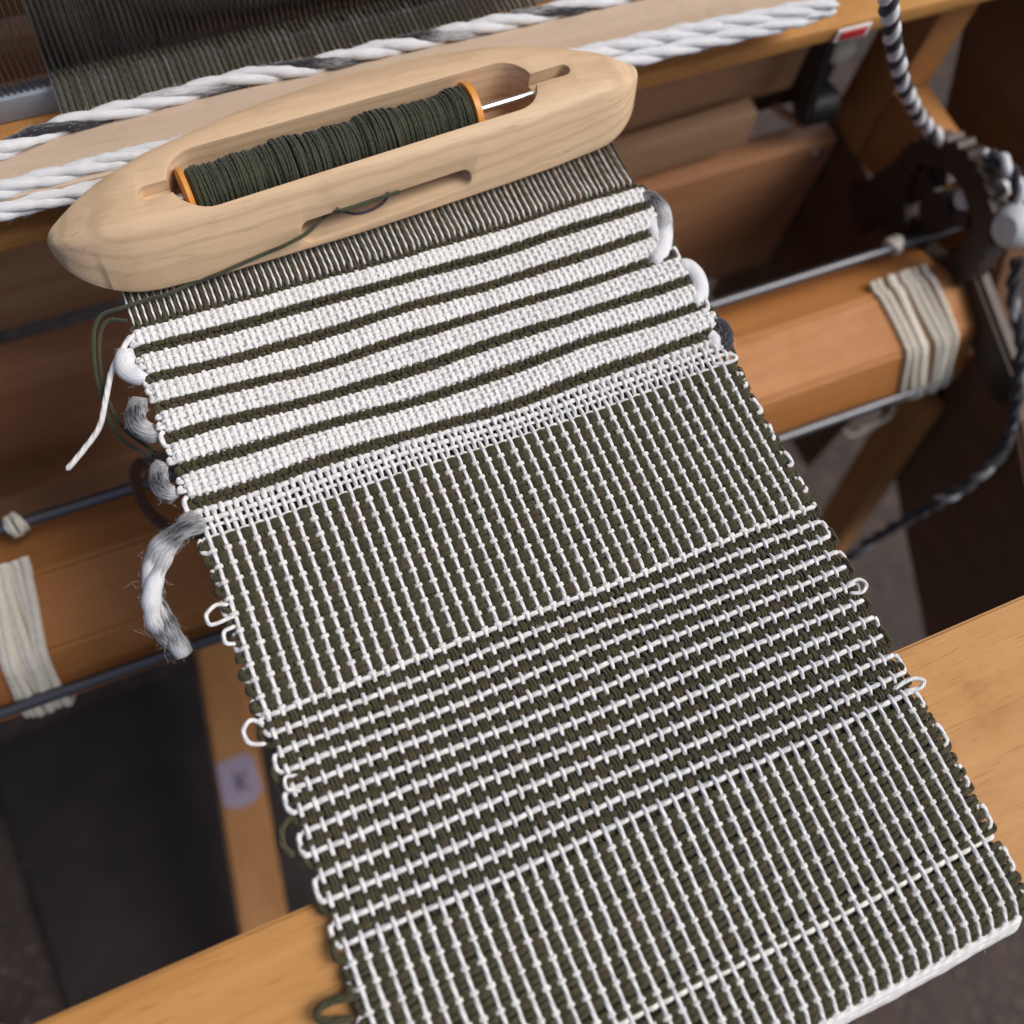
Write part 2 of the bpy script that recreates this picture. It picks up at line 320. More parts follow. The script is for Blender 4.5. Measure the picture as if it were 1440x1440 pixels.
bmesh.ops.recalc_face_normals(bm, faces=bm.faces); me = bpy.data.meshes.new('paper_label'); bm.to_mesh(me); bm.free(); pl = link('paper_label', me, PAPER, tread)
for (a, b) in (((-.003, -.010), (-.001, .009)), ((.007, -.009), (-.001, .001)), ((-.001, .0), (.008, .008))):
    link('ink_mark', tubes([([on_tread(*a, .0016), on_tread(*((np.array(a) + b) / 2), .0017), on_tread(*b, .0016)], .0011)], 6), INK, tread)
# sticker on the batten's front top edge
sp = at(1217, 6, 'y', .2095)
st = box('sticker', (sp[0] - .0105, .2085, -.0300), (sp[0] + .012, .2098, -.0212), LABELW, bt, .0004)
box('sticker_print', (sp[0] - .008, .2078, -.0285), (sp[0] + .0095, .2088, -.0228), RED, bt, .0003)
# dark strut and knob by the right end of the cross plank
s0, s1 = at(1165, 42, 'y', .262), at(1128, 160, 'y', .255); bar('strut', s0, s1, .009, .014, BLACK, loom, (1, 0, 0), .001)
s0, s1 = at(1088, 150, 'y', .272), at(1130, 178, 'y', .262); bar('strut', s0, s1, .005, .006, BROWN, loom, (0, 0, 1), .001)
kp = at(1150, 146, 'y', .262); lathe('hub', [(0, 0), (0, .013), (.02, .014), (.024, .010), (.024, 0)], kp + np.array([-.012, 0, 0]), kp + np.array([.02, 0, 0]), BLACK, loom, 24)
kp = at(1180, 70, 'y', .27); lathe('peg', [(0, 0), (.001, .006), (.004, .0085), (.016, .0085), (.02, .006), (.021, 0)], kp + np.array([-.01, 0, -.002]), kp + np.array([.012, 0, .004]), plain('cream_plastic', (.62, .60, .48), .5), loom, 24)
box('shadow_panel', (.318, .2905, -.185), (.40, .298, -.03), BLACK, loom, .002).name = 'shadow_gap_panel'  # black sheet standing in for the shadow gap under the batten
# ratchet wheel on the cloth beam's right end
GX = .408; GC = at(1322, 298, 'x', .394); GX = .394
def ring(name, c, r0, r1, x0, x1, teeth, m, parent, amp=.004, a0=0, a1=360):
    n = teeth * 4; V, F = [], []
    an = np.linspace(R_(a0), R_(a1), n + 1)
    for k, a in enumerate(an):
        ro = r1 + amp * ((k % 4) / 3. - .5)
        for rr in (r0, ro):
            for x in (x0, x1): V.append((c[0] + x, c[1] + rr * math.cos(a), c[2] + rr * math.sin(a)))
    for k in range(n):
        o = k * 4; q = o + 4
        F += [(o, q, q + 2, o + 2), (o + 1, o + 3, q + 3, q + 1), (o + 2, q + 2, q + 3, o + 3), (o, o + 1, q + 1, q)]
    F += [(0, 2, 3, 1), (n * 4, n * 4 + 1, n * 4 + 3, n * 4 + 2)]
    me = bpy.data.meshes.new(name); me.from_pydata(V, [], F); bm = bmesh.new(); bm.from_mesh(me); bmesh.ops.remove_doubles(bm, verts=bm.verts, dist=1e-6); bmesh.ops.recalc_face_normals(bm, faces=bm.faces); bm.to_mesh(me); bm.free()
    return link(name, me, m, parent, angle=30)
wheel = ring('ratchet_wheel', GC, .030, .050, -.004, .010, 30, IRON, loom, .003)
lathe('hub', [(0, 0), (0, .014), (.02, .014), (.02, 0)], GC + np.array([-.006, 0, 0]), GC + np.array([.02, 0, 0]), IRON, wheel, 24)
for a in (20, 140, 260):
    d = np.array([0, math.cos(R_(a)), math.sin(R_(a))]); bar('spoke', GC + d * .010, GC + d * .034, .008, .011, IRON, wheel, (1, 0, 0), .001)
for i, (u, v, x, r) in enumerate(((1380, 278, .410, .0115), (1438, 318, .408, .0145))):
    k = at(u, v, 'x', x); lathe('handle_knob', [(0, 0), (.001, r * .6), (.006, r * .92), (.018, r), (.03, r * .8), (.036, .006), (.05, .005)], k + np.array([-.018, 0, .004]), k + np.array([.02, .004, -.004]), KNOB, wheel, 28)
pw = [at(1205, 300, 'x', .398), at(1262, 262, 'x', .398), at(1330, 222, 'x', .40)]
bar('pawl', pw[0], pw[2], .012, .032, IRON, loom, (1, 0, 0), .002)
bar('pawl', at(1200, 268, 'x', .40), at(1300, 330, 'x', .398), .010, .020, IRON, loom, (1, 0, 0), .002)
bar('bracket', at(1345, 350, 'x', .404), at(1425, 560, 'x', .404), .012, .032, IRON, loom, (1, 0, 0), .003)

# ------------------------------------------------------------------ the cloth
cloth = thing('handwoven_cloth', (0, 0, 0), 'white and olive green handwoven cloth stretched from reed over breast beam', 'cloth')
U = .0058; NU = 41; X0 = -NU * U / 2 + U * .30
YB, RB = -.2035, .0155
def surf(s, h):
    """arc length s along the cloth (= y on the flat), height h above it -> y, z"""
    s = np.asarray(s, float); h = np.asarray(h, float)
    th = np.clip((YB - s) / RB, 0, R_(88)); rest = np.maximum(YB - s - RB * R_(88), 0)
    y = np.where(s >= YB, s, YB - (RB + h) * np.sin(th) - rest * math.cos(R_(88)))
    z = np.where(s >= YB, h, -RB + (RB + h) * np.cos(th) - rest)
    return y, z
DY = [.1312, .1177, .1031, .0893, .0748, .0607, .0460]
picks = []                       # (s, colour, zone, radius, flag)
def P_add(s, c, z, r, f=0): picks.append([s + rng.normal(0, .00018), c, z, r, f])
P_add(DY[0] - .0004, 'D', 'S', .00095, 1); P_add(DY[0] - .0021, 'D', 'S', .00095, 0)
alt = 0
for k in range(7):
    a = DY[k] - (.0040 if k == 0 else .0034); b = (DY[k + 1] + .0034) if k < 6 else .0306
    n = 5 if k < 6 else 4
    for q in range(n): P_add(a + (b - a) * (q + .1) / (n - .8), 'W', 'S', .00112 if k < 6 or q < 2 else .00080, q % 2)
    if k < 6:
        P_add(DY[k + 1] + .00135, 'D', 'S', .00135, 0); P_add(DY[k + 1] - .00135, 'D', 'S', .00135, 1)
s = .0312; V1 = .00662
for k in range(11):
    P_add(s - .0017, 'D', 'V', .0013); P_add(s - .0041, 'D', 'V', .0013); P_add(s - .0064, 'W', 'V', .00108); s -= V1
P_add(-.0424, 'W', 'H', .00106)
HS = [-.0424 - (.1277 - .0424) * (i / 11) + .0022 * math.sin(math.pi * i / 11) for i in range(12)]
for i in range(11):
    a, b = HS[i], HS[i + 1]; P_add(a + (b - a) * .52, 'D', 'H', .0012); P_add(b, 'W', 'H', .00106)
s = HS[-1] - .0012; k = 0
while s > -.2150:
    p = .0083 if k else .0052
    if k: P_add(s - .0016, 'D', 'V', .00135)
    if k == 7: P_add(s - .0033, 'W', 'C', .0012)
    else: P_add(s - p * .48, 'D', 'V', .0013)
    if k: P_add(s - .0066, 'D', 'V', .00125)
    P_add(s - p + .0004, 'W', 'V', .00112); s -= p; k += 1
for q in range(9): P_add(s - .0012 - q * .0021, 'W', 'P', .0016, q % 2)
S_END = s - .021
picks.sort(key=lambda p: -p[0])
PS = np.array([p[0] for p in picks])
print('picks', len(picks))
lown = [(rng.uniform(20, 60), rng.uniform(0, 6.28), rng.uniform(0, 6.28)) for _ in range(5)]
def drift(x, s):                 # the rows bow a little and wander
    d = .0026 * (x / .12) ** 2 * np.clip((s + .02) / .1, 0, 1) + .0008 * (x / .12) ** 2 * np.clip(-(s + .02) / .1, 0, 1)
    d = d + np.clip((s - .025) / .02, 0, 1) * (.0005 * np.sin(x * 48 + s * 70 + .6) + .00022 * np.sin(x * 105 - s * 120 + 2))
    for f, a, b in lown: d = d + .00019 * np.sin(x * f + a + s * 90 + b)
    return d
def puff(s):                     # the stuffed white tubes rise between the green valleys
    s = np.asarray(s, float); out = np.zeros_like(s); e = DY + [.0306]
    for k in range(7):
        t = (e[k] - s) / (e[k] - e[k + 1]); out = np.where((t > 0) & (t < 1), .0024 * np.sin(math.pi * np.clip(t, 0, 1)) ** .7 * (.55 if k == 6 else 1), out)
    return out
def rowbase(x, s): return puff(s) + .0004 * np.sin(x * 31 + s * 55 + 1) + .0003 * np.sin(x * 70 - s * 40)
UNITS = np.arange(NU)
JX = rng.normal(0, .00017, (4, NU))
def warp_x(kind, i, s):
    t = np.clip((s - .0300) / .006, 0, 1)    # 1 in the striped part
    lo = {'W': 0., 'A': .415, 'B': .61, 'X': .5}[kind]; hi = {'W': 0., 'A': .25, 'B': .75, 'X': .5}[kind]
    pull = 1 - .006 * np.sin(np.clip((s + .03) / .08, 0, 1) * math.pi)
    x = X0 + (i + lo * (1 - t) + hi * t) * U + JX['WAXB'.index(kind)][i] + .00018 * np.sin(s * 70 + i * 1.7)
    return x * pull
WR = {'W': .00093, 'A': .00086, 'B': .00086, 'X': .00088}
def wz(kind, p, i):
    """height of the warp at pick p, and of the pick there (None: it does not bind)"""
    s, c, z, r, f = p; q = WR[kind]
    if z == 'S':
        if c == 'W':
            if kind in 'AB': return -.0034, None
            up_ = (kind == 'W') == (f == 1)
        else:
            if kind in 'WX': return -.0030, None
            up_ = ((kind == 'A') == (f == 1))
        g = .62
    elif z == 'P':
        if kind in 'AB': return -.0026, None
        if kind == 'X': return -.003, None
        up_ = False; g = .3
    else:
        if kind == 'X': return -.0032, None
        isW = kind == 'W'
        if z == 'V': up_ = (c == 'D') == isW
        elif z == 'C': up_ = isW
        else: up_ = (c == 'W') == isW
        g = .58
        if c == 'D': g = .52
        if isW and c == 'W' and z == 'V': g = .36
    tot = (q + r) * (.78 if z == 'S' and c == 'W' else .98)
    return (tot * g, -tot * (1 - g)) if up_ else (-tot * g, tot * (1 - g))
KINDS = 'WAXB'
FELL = DY[0] + .001
TOP = .83
BH = np.zeros((len(picks), 4, NU)); FH = np.full((len(picks), 4, NU), np.nan)
for j, p in enumerate(picks):
    for kk, kd in enumerate(KINDS):
        for i in range(NU):
            a, b = wz(kd, p, i); BH[j, kk, i] = a; FH[j, kk, i] = np.nan if b is None else b
def smooth_interp(xs, xk, yk):
    """cosine interpolation through knots, xk ascending"""
    k = np.clip(np.searchsorted(xk, xs) - 1, 0, len(xk) - 2); t = np.clip((xs - xk[k]) / (xk[k + 1] - xk[k] + 1e-12), 0, 1)
    t = (1 - np.cos(math.pi * t)) / 2; return yk[k] * (1 - t) + yk[k + 1] * t
for kk, kd in enumerate(KINDS):
    for i in range(NU):
        xi = X0 + i * U
        sk = PS + drift(xi, PS)                     # where this warp meets each pick
        order = np.argsort(sk); sk = sk[order]; hk = BH[order, kk, i]
        fine = np.concatenate([np.linspace(sk[j], sk[j + 1], 4, endpoint=False) for j in range(len(sk) - 1)])
        if kd == 'X': fine = fine[fine > .018]
        ss = np.concatenate([[S_END - .03, S_END] if kd != 'X' else [], fine, [sk[-1], FELL + .004, FELL + .012, .17, .2, .24, .271, .30, .40, TOP]])
        h = np.concatenate([[hk[0], hk[0]] if kd != 'X' else [], smooth_interp(fine, sk, hk), [hk[-1]], np.array([.0, .0006, .0008, .0008, .0008, .0008, .0008, .0008, .0008]) + np.array([.001, -.0004, -.0012, -.0022, -.0026, -.003, -.003, -.003, -.003]) * (1 if kd in 'WX' else 0)])
        x = warp_x(kd, i, ss); x = np.where(ss > FELL, x * (1 + 0 * ss), x)
        y, z = surf(ss, h + rowbase(x, np.minimum(ss - drift(xi, ss), FELL)) * (ss < FELL + .002))
        rad = np.full(len(ss), WR[kd]); 
        if kd in 'WX': rad = np.where((ss > .0405) & (ss < FELL), .00112, np.where(ss >= FELL, .00047, rad))
        rad = rad * (1 + .06 * np.sin(ss * 260 + i * 2.3) + .05 * np.sin(ss * 610 + i * 5.1))
        link('warp_thread', tubes([(np.stack([x, y, z], 1), rad)], 6), GREEN if kd in 'AB' else WHITE, cloth)
# wefts, each with the loop that carries it round the selvedge to its next pick
big = {}
def weft(j):
    s, c, z, r, f = picks[j]
    xs, hs = [], []
    for i in range(NU):
        for kk, kd in ((0, 'W'), (1, 'A'), (2, 'X'), (3, 'B')):
            if not np.isnan(FH[j, kk, i]): xs.append(float(warp_x(kd, i, s))); hs.append(FH[j, kk, i])
    xs, hs = np.array(xs), np.array(hs); o = np.argsort(xs); xs, hs = xs[o], hs[o]
    e = .0016 + rng.uniform(0, .0012)
    xk = np.concatenate([[xs[0] - e], xs, [xs[-1] + e]]); hk = np.concatenate([[-hs[0] * .5], hs, [-hs[-1] * .5]])
    fine = np.concatenate([np.linspace(xk[k], xk[k + 1], 3, endpoint=False) for k in range(len(xk) - 1)] + [[xk[-1]]])
    h = smooth_interp(fine, xk, hk)
    sv = s + drift(fine, s) + .00012 * np.sin(fine * 300 + j * 2.1)
    # yarns nest towards the pick's line where they dive
    y, zz = surf(sv, h + rowbase(fine, np.full_like(fine, s)))
    return np.stack([fine, y, zz], 1)
paths = [weft(j) for j in range(len(picks))]
last = {}
chains = {j: [paths[j]] for j in range(len(picks))}
side = {'W': 1, 'D': -1}
for j, p in enumerate(picks):
    key = p[1]
    if p[2] == 'C': continue
    if key in last:
        a = last[key]; sd_ = side[key]; side[key] *= -1
        if picks[a][2] != 'P' and picks[j][2] != 'P':
            pa = paths[a][-1 if sd_ > 0 else 0]; pb_ = paths[j][-1 if sd_ > 0 else 0]
            gap = abs(picks[a][0] - p[0])
            if gap < .02:
                out = (.0012 + .0014 * rng.random() + .1 * gap) * sd_ * (.45 if key == 'W' and p[2] != 'S' else .7) * (.7 if sd_ > 0 else 1)
                if key == 'W' and rng.random() < .14 and p[2] in 'VH': out *= 1.7
                midp = (pa + pb_) / 2 + np.array([out, rng.normal(0, .0006), rng.uniform(-.002, .0008)])
                q1 = pa * .65 + midp * .35 + np.array([out * .55, 0, 0]); q2 = pb_ * .65 + midp * .35 + np.array([out * .55, 0, 0])
                lp = spline([pa, q1, midp, q2, pb_], 20)
                if sd_ > 0: chains[j][0] = np.vstack([chains[j][0], lp[::-1][1:]])
                else: chains[j][0] = np.vstack([lp[:-1], chains[j][0]])
    last[key] = j
for j, p in enumerate(picks):
    pts = chains[j][0]
    m_ = GREEN if p[1] == 'D' else (CREAM if p[2] == 'C' else WHITE)
    rr = capr(len(pts), p[3], 1) * (1 + .07 * np.sin(pts[:, 0] * 240 + j * 1.9) + .05 * np.sin(pts[:, 0] * 570 + j * 4.3))
    link('weft_thread', tubes([(pts, rr, .9)], 6), m_, cloth)
# a few long white floats and loops standing out of the selvedge
def pxs(seq, z=.001): return [at(u, v, 'z', z) for u, v in seq]
for seq, r in (([(322, 850), (304, 852), (291, 866), (297, 880), (318, 872), (330, 866)], .0008), ([(372, 1018), (352, 1014), (343, 1030), (352, 1046), (375, 1046)], .00085),
               ([(1190, 822), (1206, 816), (1216, 824), (1210, 834), (1194, 834)], .0008), ([(1255, 970), (1278, 956), (1296, 958), (1292, 968), (1270, 972)], .0009),
               ([(1000, 502), (1025, 500), (1034, 506), (1022, 512), (1002, 512)], .00085),
               ([(331, 880), (316, 890), (318, 905), (332, 906)], .0008), ([(420, 1090), (402, 1094), (404, 1110), (424, 1112)], .0007)):
    q = spline(pxs(seq), 30); q[:, 2] += .0015 * np.sin(np.linspace(0, math.pi, len(q))); link('selvedge_loop', tubes([(q, capr(len(q), r, 1))], 8), WHITE, cloth)
for seq, r in (([(408, 1150), (396, 1165), (398, 1190), (414, 1205)], .0013), ([(500, 1400), (466, 1408), (446, 1422), (456, 1436), (500, 1432)], .0015)):
    q = spline(pxs(seq), 24); link('selvedge_loop', tubes([(q, capr(len(q), r, 1))], 8), GREEN, cloth)
# lower layer of the double cloth: a dark ground under the open weave
V, F = [], []; sg = np.linspace(S_END, .0435, 110); xg = np.linspace(-.1175, .1175, 50)
for s_ in sg:
    y, z = surf(np.full_like(xg, s_), np.full_like(xg, -.0030)); V += [(a, b, c_) for a, b, c_ in zip(xg, y, z)]
F = [(a * 50 + b, a * 50 + b + 1, a * 50 + b + 51, a * 50 + b + 50) for a in range(109) for b in range(49)]
me = bpy.data.meshes.new('lower_layer'); me.from_pydata([tuple(map(float, v)) for v in V], [], F); me.uv_layers.new(name='UVMap'); link('lower_layer', me, GREEN, cloth, True)
# wool roving stuffed into the tubes, and where it comes round the edges
e = DY + [.0306]
for k in range(6):
    c_ = (e[k] + e[k + 1]) / 2; x = np.linspace(-.1165, .1165, 60); y = c_ + drift(x, c_)
    link('roving_filling', tubes([(np.stack([x, y, np.full_like(x, .0001)], 1), capr(60, .0044, 3), .45)], 10), ROV_W, cloth)
def rope_mesh(path, r, twist, strands=2, sides=9, rs=None):
    p = np.asarray(path); n = len(p); t = np.gradient(p, axis=0); t /= np.linalg.norm(t, axis=1)[:, None]
    up_ = np.array([0, 0, 1.]); a = np.cross(up_, t); a /= np.linalg.norm(a, axis=1)[:, None] + 1e-9; b = np.cross(t, a)
    L = np.concatenate([[0], np.cumsum(np.linalg.norm(np.diff(p, axis=0), axis=1))]); out = []
    for q in range(strands):
        ph = L * twist + 2 * math.pi * q / strands
        out.append((p + r * .52 * (np.cos(ph)[:, None] * a + np.sin(ph)[:, None] * b), capr(n, (rs or r * .80), 2) * (1 + .1 * np.sin(L * 130 + q * 2) + .08 * np.sin(L * 410 + q * 5) + .06 * np.sin(L * 730 + q * 3))))
    return [tubes([o_], sides) for o_ in out]
def fuzz(paths, r, n, ln, m, parent, name='loose_fibres', rad=.00004):
    ch = []
    for _ in range(n):
        p = paths[rng.integers(len(paths))]; i = rng.integers(1, len(p) - 1); t = p[i + 1] - p[i - 1]; t /= np.linalg.norm(t) + 1e-9
        d = rng.normal(size=3); d -= t * (d @ t); d /= np.linalg.norm(d); rr = r * rng.uniform(.8, 1.05)
        l = ln * rng.uniform(.3, 1.2); e1 = (d * .6 + t * rng.normal(0, .9)); e2 = d * rng.uniform(.0, .9) + t * rng.normal(0, 1) + rng.normal(0, .3, 3)
        q0 = p[i] + d * rr; ch.append((np.array([q0, q0 + e1 * l * .5, q0 + e1 * l * .5 + e2 * l * .5]), rad))
    o = link(name, tubes(ch, 3), m, parent); o['kind'] = 'stuff'; return o
lo_list = []
for seq, r, mt2 in (([(893, 288), (912, 280), (930, 296), (934, 325), (930, 352), (918, 368), (908, 372)], .0046, 'm'), ([(905, 300), (916, 318), (922, 340), (920, 360)], .0032, 'w'),
                    ([(950, 384), (964, 376), (978, 388), (984, 408), (978, 424), (964, 430)], .0046, 'w'), ([(998, 462), (1010, 458), (1019, 470), (1018, 486), (1008, 492)], .0042, 'd'), ([(994, 470), (1004, 478), (1006, 494)], .0036, 'w'),
                    ([(186, 490), (176, 505), (178, 520), (194, 528), (206, 524)], .0046, 'w'), ([(208, 560), (194, 572), (190, 588), (198, 602), (214, 610), (224, 606)], .0046, 'm'),
                    ([(236, 652), (224, 662), (224, 680), (236, 694), (252, 698)], .0042, 'm')):
    q = spline([at(u, v, 'z', .0004) for u, v in seq], 36)
    o = link('roving_loop', tubes([(q, capr(len(q), r * .92, 5), .9)], 12), {'m': ROV_M, 'w': ROV_W, 'd': ROV_D}[mt2], cloth); lo_list.append(q)
fuzz(lo_list, .0039, 700, .0020, FUZZ_W, cloth, 'wool_halo', .00003); fuzz(lo_list, .0040, 50, .005, FUZZ_W, cloth, 'loose_fibres', .00003)
fuzz([paths[j] for j in range(len(picks)) if picks[j][1] == 'D'], .0013, 5200, .0028, FUZZ_D, cloth, 'wool_fibres', .000045)
fuzz([paths[j] for j in range(len(picks)) if picks[j][1] == 'W'], .0008, 5500, .0026, FUZZ_W, cloth, 'cotton_fibres', .000035)
fuzz([np.stack([np.full(60, sx), np.linspace(-.19, .03, 60), np.zeros(60)], 1) for sx in (-.121, .1205)], .001, 240, .005, FUZZ_D, cloth, 'edge_fibres', .000045)

# roving tail hanging from the left edge
q = spline([at(284, 728, 'z', .000), at(255, 746, 'z', .001), at(226, 778, 'z', -.004), at(214, 822, 'z', -.01), at(222, 866, 'z', -.018), at(244, 902, 'z', -.026), at(262, 922, 'z', -.030)], 80)
rt = thing('roving_tail', tuple(q[0]), 'fuzzy grey and white wool roving end curling off the cloth', 'yarn')
for me in rope_mesh(q, .0038, 120, 2, 12, .0034): link('strand', me, ROV_M, rt)
fuzz([q], .0047, 500, .0020, FUZZ_W, rt, 'wool_halo', .000025); fuzz([q], .0048, 36, .008, FUZZ_W, rt, 'loose_fibres', .00003) 
# white yarn tail
q = spline([at(192, 470, 'z', .002), at(178, 482, 'z', .0015), at(158, 520, 'z', -.002), at(149, 560, 'z', -.006), at(140, 600, 'z', -.010), at(118, 632, 'z', -.014), at(93, 662, 'z', -.018)], 60)
tag(link('yarn_tail', tubes([(q, capr(60, .00125, 1)[:len(q)])], 8), WHITE), 'loose white cotton end hanging from the top left corner of the cloth', 'yarn')

# ------------------------------------------------------------------ boat shuttle
SH = thing('boat_shuttle', (0, .178, .002), 'pale maple boat shuttle lying on the warp with a full green bobbin', 'shuttle')
ZT = .034
def fn(seq, z):
    p = np.array([at(u, v, 'z', z) for u, v in seq]); o = np.argsort(p[:, 0]); return p[o, 0], p[o, 1]
fx, fy = fn([(78, 350), (110, 336), (160, 322), (240, 303), (400, 260), (560, 214), (700, 174), (800, 142), (850, 124), (876, 112)], ZT)
bx, by = fn([(72, 322), (100, 284), (150, 240), (200, 208), (330, 150), (470, 102), (600, 72), (700, 58), (780, 60), (830, 70), (865, 86), (880, 100)], ZT)
gx, gy = fn([(78, 368), (110, 392), (160, 405), (230, 409), (300, 394), (400, 364), (500, 334), (600, 301), (700, 267), (780, 239), (835, 216), (868, 180), (884, 135)], .003)
XL, XR = -.1385, .1372
TIPL, TIPR = np.array([.1700, .0175]), np.array([.1815, .0195])
def base(x, ax_, ay_, lo, hi):       # the measured outline, carried straight on towards the tips
    if x < lo: s_ = (np.interp(lo + .02, ax_, ay_) - np.interp(lo, ax_, ay_)) / .02; return np.interp(lo, ax_, ay_) + s_ * (x - lo)
    if x > hi: s_ = (np.interp(hi, ax_, ay_) - np.interp(hi - .02, ax_, ay_)) / .02; return np.interp(hi, ax_, ay_) + s_ * (x - hi)
    return np.interp(x, ax_, ay_)
us = np.concatenate([XL + .045 * (1 - np.cos(np.linspace(.03, math.pi / 2, 18))), np.linspace(XL + .05, XR - .035, 26), XR - .03 * (1 - np.cos(np.linspace(math.pi / 2, .03, 18)))])
V, F = [], []; NS = 10
for x in us:
    yf, yb, yg = base(x, fx, fy, -.098, .104), base(x, bx, by, -.098, .104), base(x, gx, gy, -.090, .098)
    e_ = min(1, (x - XL) / .042, (XR - x) / .030); k = (1 - (1 - max(e_, 0)) ** 2.6) ** (1 / 1.75); kz = .28 + .72 * (1 - (1 - e_) ** 2.2) if e_ > .02 else .28
    kz *= 1 if e_ > .08 else (1 - (1 - max(e_, 0) / .08) ** 2) ** .5
    t = (x - XL) / (XR - XL); tip = TIPL * (1 - t) + TIPR * t; wd = yb - yf
    for q in [(yg + .0025, .0012), (yg, .0055), (yf - .003, ZT - .004), (yf - .0006, ZT - .0012), (yf + .003, ZT), (yb - min(.006, wd * .3), ZT), (yb - .0015, ZT - .0012), (yb, ZT - .005), (yb - .001, .009), (yb - min(.007, wd * .3), .0022)]:
        V.append((x, tip[0] + (q[0] - tip[0]) * k, tip[1] + (q[1] - tip[1]) * kz))
for a in range(len(us) - 1):
    for b in range(NS): F.append((a * NS + b, a * NS + (b + 1) % NS, (a + 1) * NS + (b + 1) % NS, (a + 1) * NS + b))
F += [tuple(range(NS)), tuple(range((len(us) - 1) * NS, len(us) * NS))]
me = bpy.data.meshes.new('shuttle_body'); me.from_pydata(V, [], F); bm = bmesh.new(); bm.from_mesh(me); bmesh.ops.recalc_face_normals(bm, faces=bm.faces)
if bm.calc_volume(signed=True) < 0: bmesh.ops.reverse_faces(bm, faces=bm.faces)
bm.to_mesh(me); bm.free()
body = link('shuttle_body', me, MAPLE, None)
def stadium(p0, p1, r0, r1, z0, z1, n=14):
    p0, p1 = np.array(p0), np.array(p1); d = (p1 - p0) / np.linalg.norm(p1 - p0); s_ = np.array([-d[1], d[0]]); out = []
    for a in np.linspace(math.pi / 2, 3 * math.pi / 2, n): out.append(p0 + r0 * (d * math.cos(a) + s_ * math.sin(a)))
    for a in np.linspace(-math.pi / 2, math.pi / 2, n): out.append(p1 + r1 * (d * math.cos(a) + s_ * math.sin(a)))
    bm = bmesh.new(); lo = [bm.verts.new((q[0], q[1], z0)) for q in out]; hi = [bm.verts.new((q[0], q[1], z1)) for q in out]; n_ = len(out)
    bm.faces.new(lo[::-1]); bm.faces.new(hi)
    for k in range(n_): bm.faces.new((lo[k], lo[(k + 1) % n_], hi[(k + 1) % n_], hi[k]))
    bmesh.ops.recalc_face_normals(bm, faces=bm.faces)
    return bm
def cut(ob, bm):
    me = bpy.data.meshes.new('cutter'); bm.to_mesh(me); bm.free(); c_ = bpy.data.objects.new('cutter', me); C.objects.link(c_)
    md = ob.modifiers.new('cut', 'BOOLEAN'); md.operation = 'DIFFERENCE'; md.object = c_; md.solver = 'EXACT'
    dg = bpy.context.evaluated_depsgraph_get(); dg.update(); new = bpy.data.meshes.new_from_object(ob.evaluated_get(dg)); ob.modifiers.clear(); ob.data = new; bpy.data.objects.remove(c_)
cl, cr = at(262, 262, 'z', ZT), at(745, 118, 'z', ZT)
c0 = at(288, 246, 'z', ZT)[:2]; c1 = at(712, 122, 'z', ZT)[:2]
HW = .0152
cut(body, stadium(c0, c1, HW, HW * .92, .006, .06, 18))
ax_d = (c1 - c0) / np.linalg.norm(c1 - c0)
lh = at(206, 271, 'z', ZT)[:2]; cut(body, stadium(lh, lh + (c0 - lh) * .5, .0036, .0034, ZT - .0065, .06, 8))
rh = at(792, 98, 'z', ZT)[:2]; cut(body, stadium(c1 + (rh - c1) * .4, rh, .0030, .0032, ZT - .0075, .06, 8))
# recessed thread slot in the front face
q0, q1 = at(436, 317, 'y', .150), at(648, 248, 'y', .153)
bm = stadium((0, 0), (np.linalg.norm((q1 - q0)[[0, 2]]), 0), .0052, .0046, -.02, .010, 12)
ang = math.atan2((q1 - q0)[2], (q1 - q0)[0])
bm.transform(Matrix.Translation(Vector((q0[0], .1545, q0[2]))) @ Matrix.Rotation(-ang, 4, 'Y') @ Matrix.Rotation(R_(90), 4, 'X') @ Matrix.Translation((0, 0, 0)))
bm.transform(Matrix.Identity(4)); cut(body, bm)
bvm = body.modifiers.new('soften', 'BEVEL'); bvm.width = .0009; bvm.segments = 2; bvm.limit_method = 'ANGLE'; bvm.angle_limit = R_(50)
dg = bpy.context.evaluated_depsgraph_get(); dg.update(); new = bpy.data.meshes.new_from_object(body.evaluated_get(dg)); body.modifiers.clear(); body.data = new
new.polygons.foreach_set('use_smooth', np.ones(len(new.polygons), bool)); new.set_sharp_from_angle(angle=R_(32))
body.parent = SH; body.matrix_parent_inverse = WM[SH.name].inverted()
AZ = .0245
def axp(d, z=AZ):  # along the spindle: metres from the left end of the well
    p = c0 - ax_d * (HW) + ax_d * d; return np.array([p[0], p[1], z])
LEN = np.linalg.norm(c1 - c0) + 2 * HW
link('spindle', tubes([(np.array([axp(-.004), axp(.05), axp(.12), axp(LEN + .012)]), .0021)], 14), BRIGHT, SH)
# bobbin
BL0, BL1 = .0045, .1385
bob = thing('bobbin', tuple(axp(BL0) - np.array([0, 0, .012])), 'orange plastic bobbin wound with dark green yarn inside the shuttle', 'bobbin')
def flange(d, r, w_):
    return lathe('flange', [(0, .003), (0, r * .84), (.0008, r), (w_ - .0008, r), (w_, r * .9), (w_, .003), (0, .003)], axp(d), axp(d + .01), FLANGE, bob, 48)
flange(BL0, .0121, .0030); flange(BL1 - .0042, .0132, .0042)
lathe('core', [(0, .0025), (0, .006), (BL1 - BL0 - .002, .006), (BL1 - BL0 - .002, .0025)], axp(BL0 + .001), axp(BL1), FLANGE, bob, 24)
lathe('yarn_core', [(0, .005), (0.001, .0096), (.06, .0104), (BL1 - BL0 - .008, .0104), (BL1 - BL0 - .007, .005)], axp(BL0 + .003), axp(BL1), GREENF, bob, 32).data.uv_layers.new(name='UVMap')
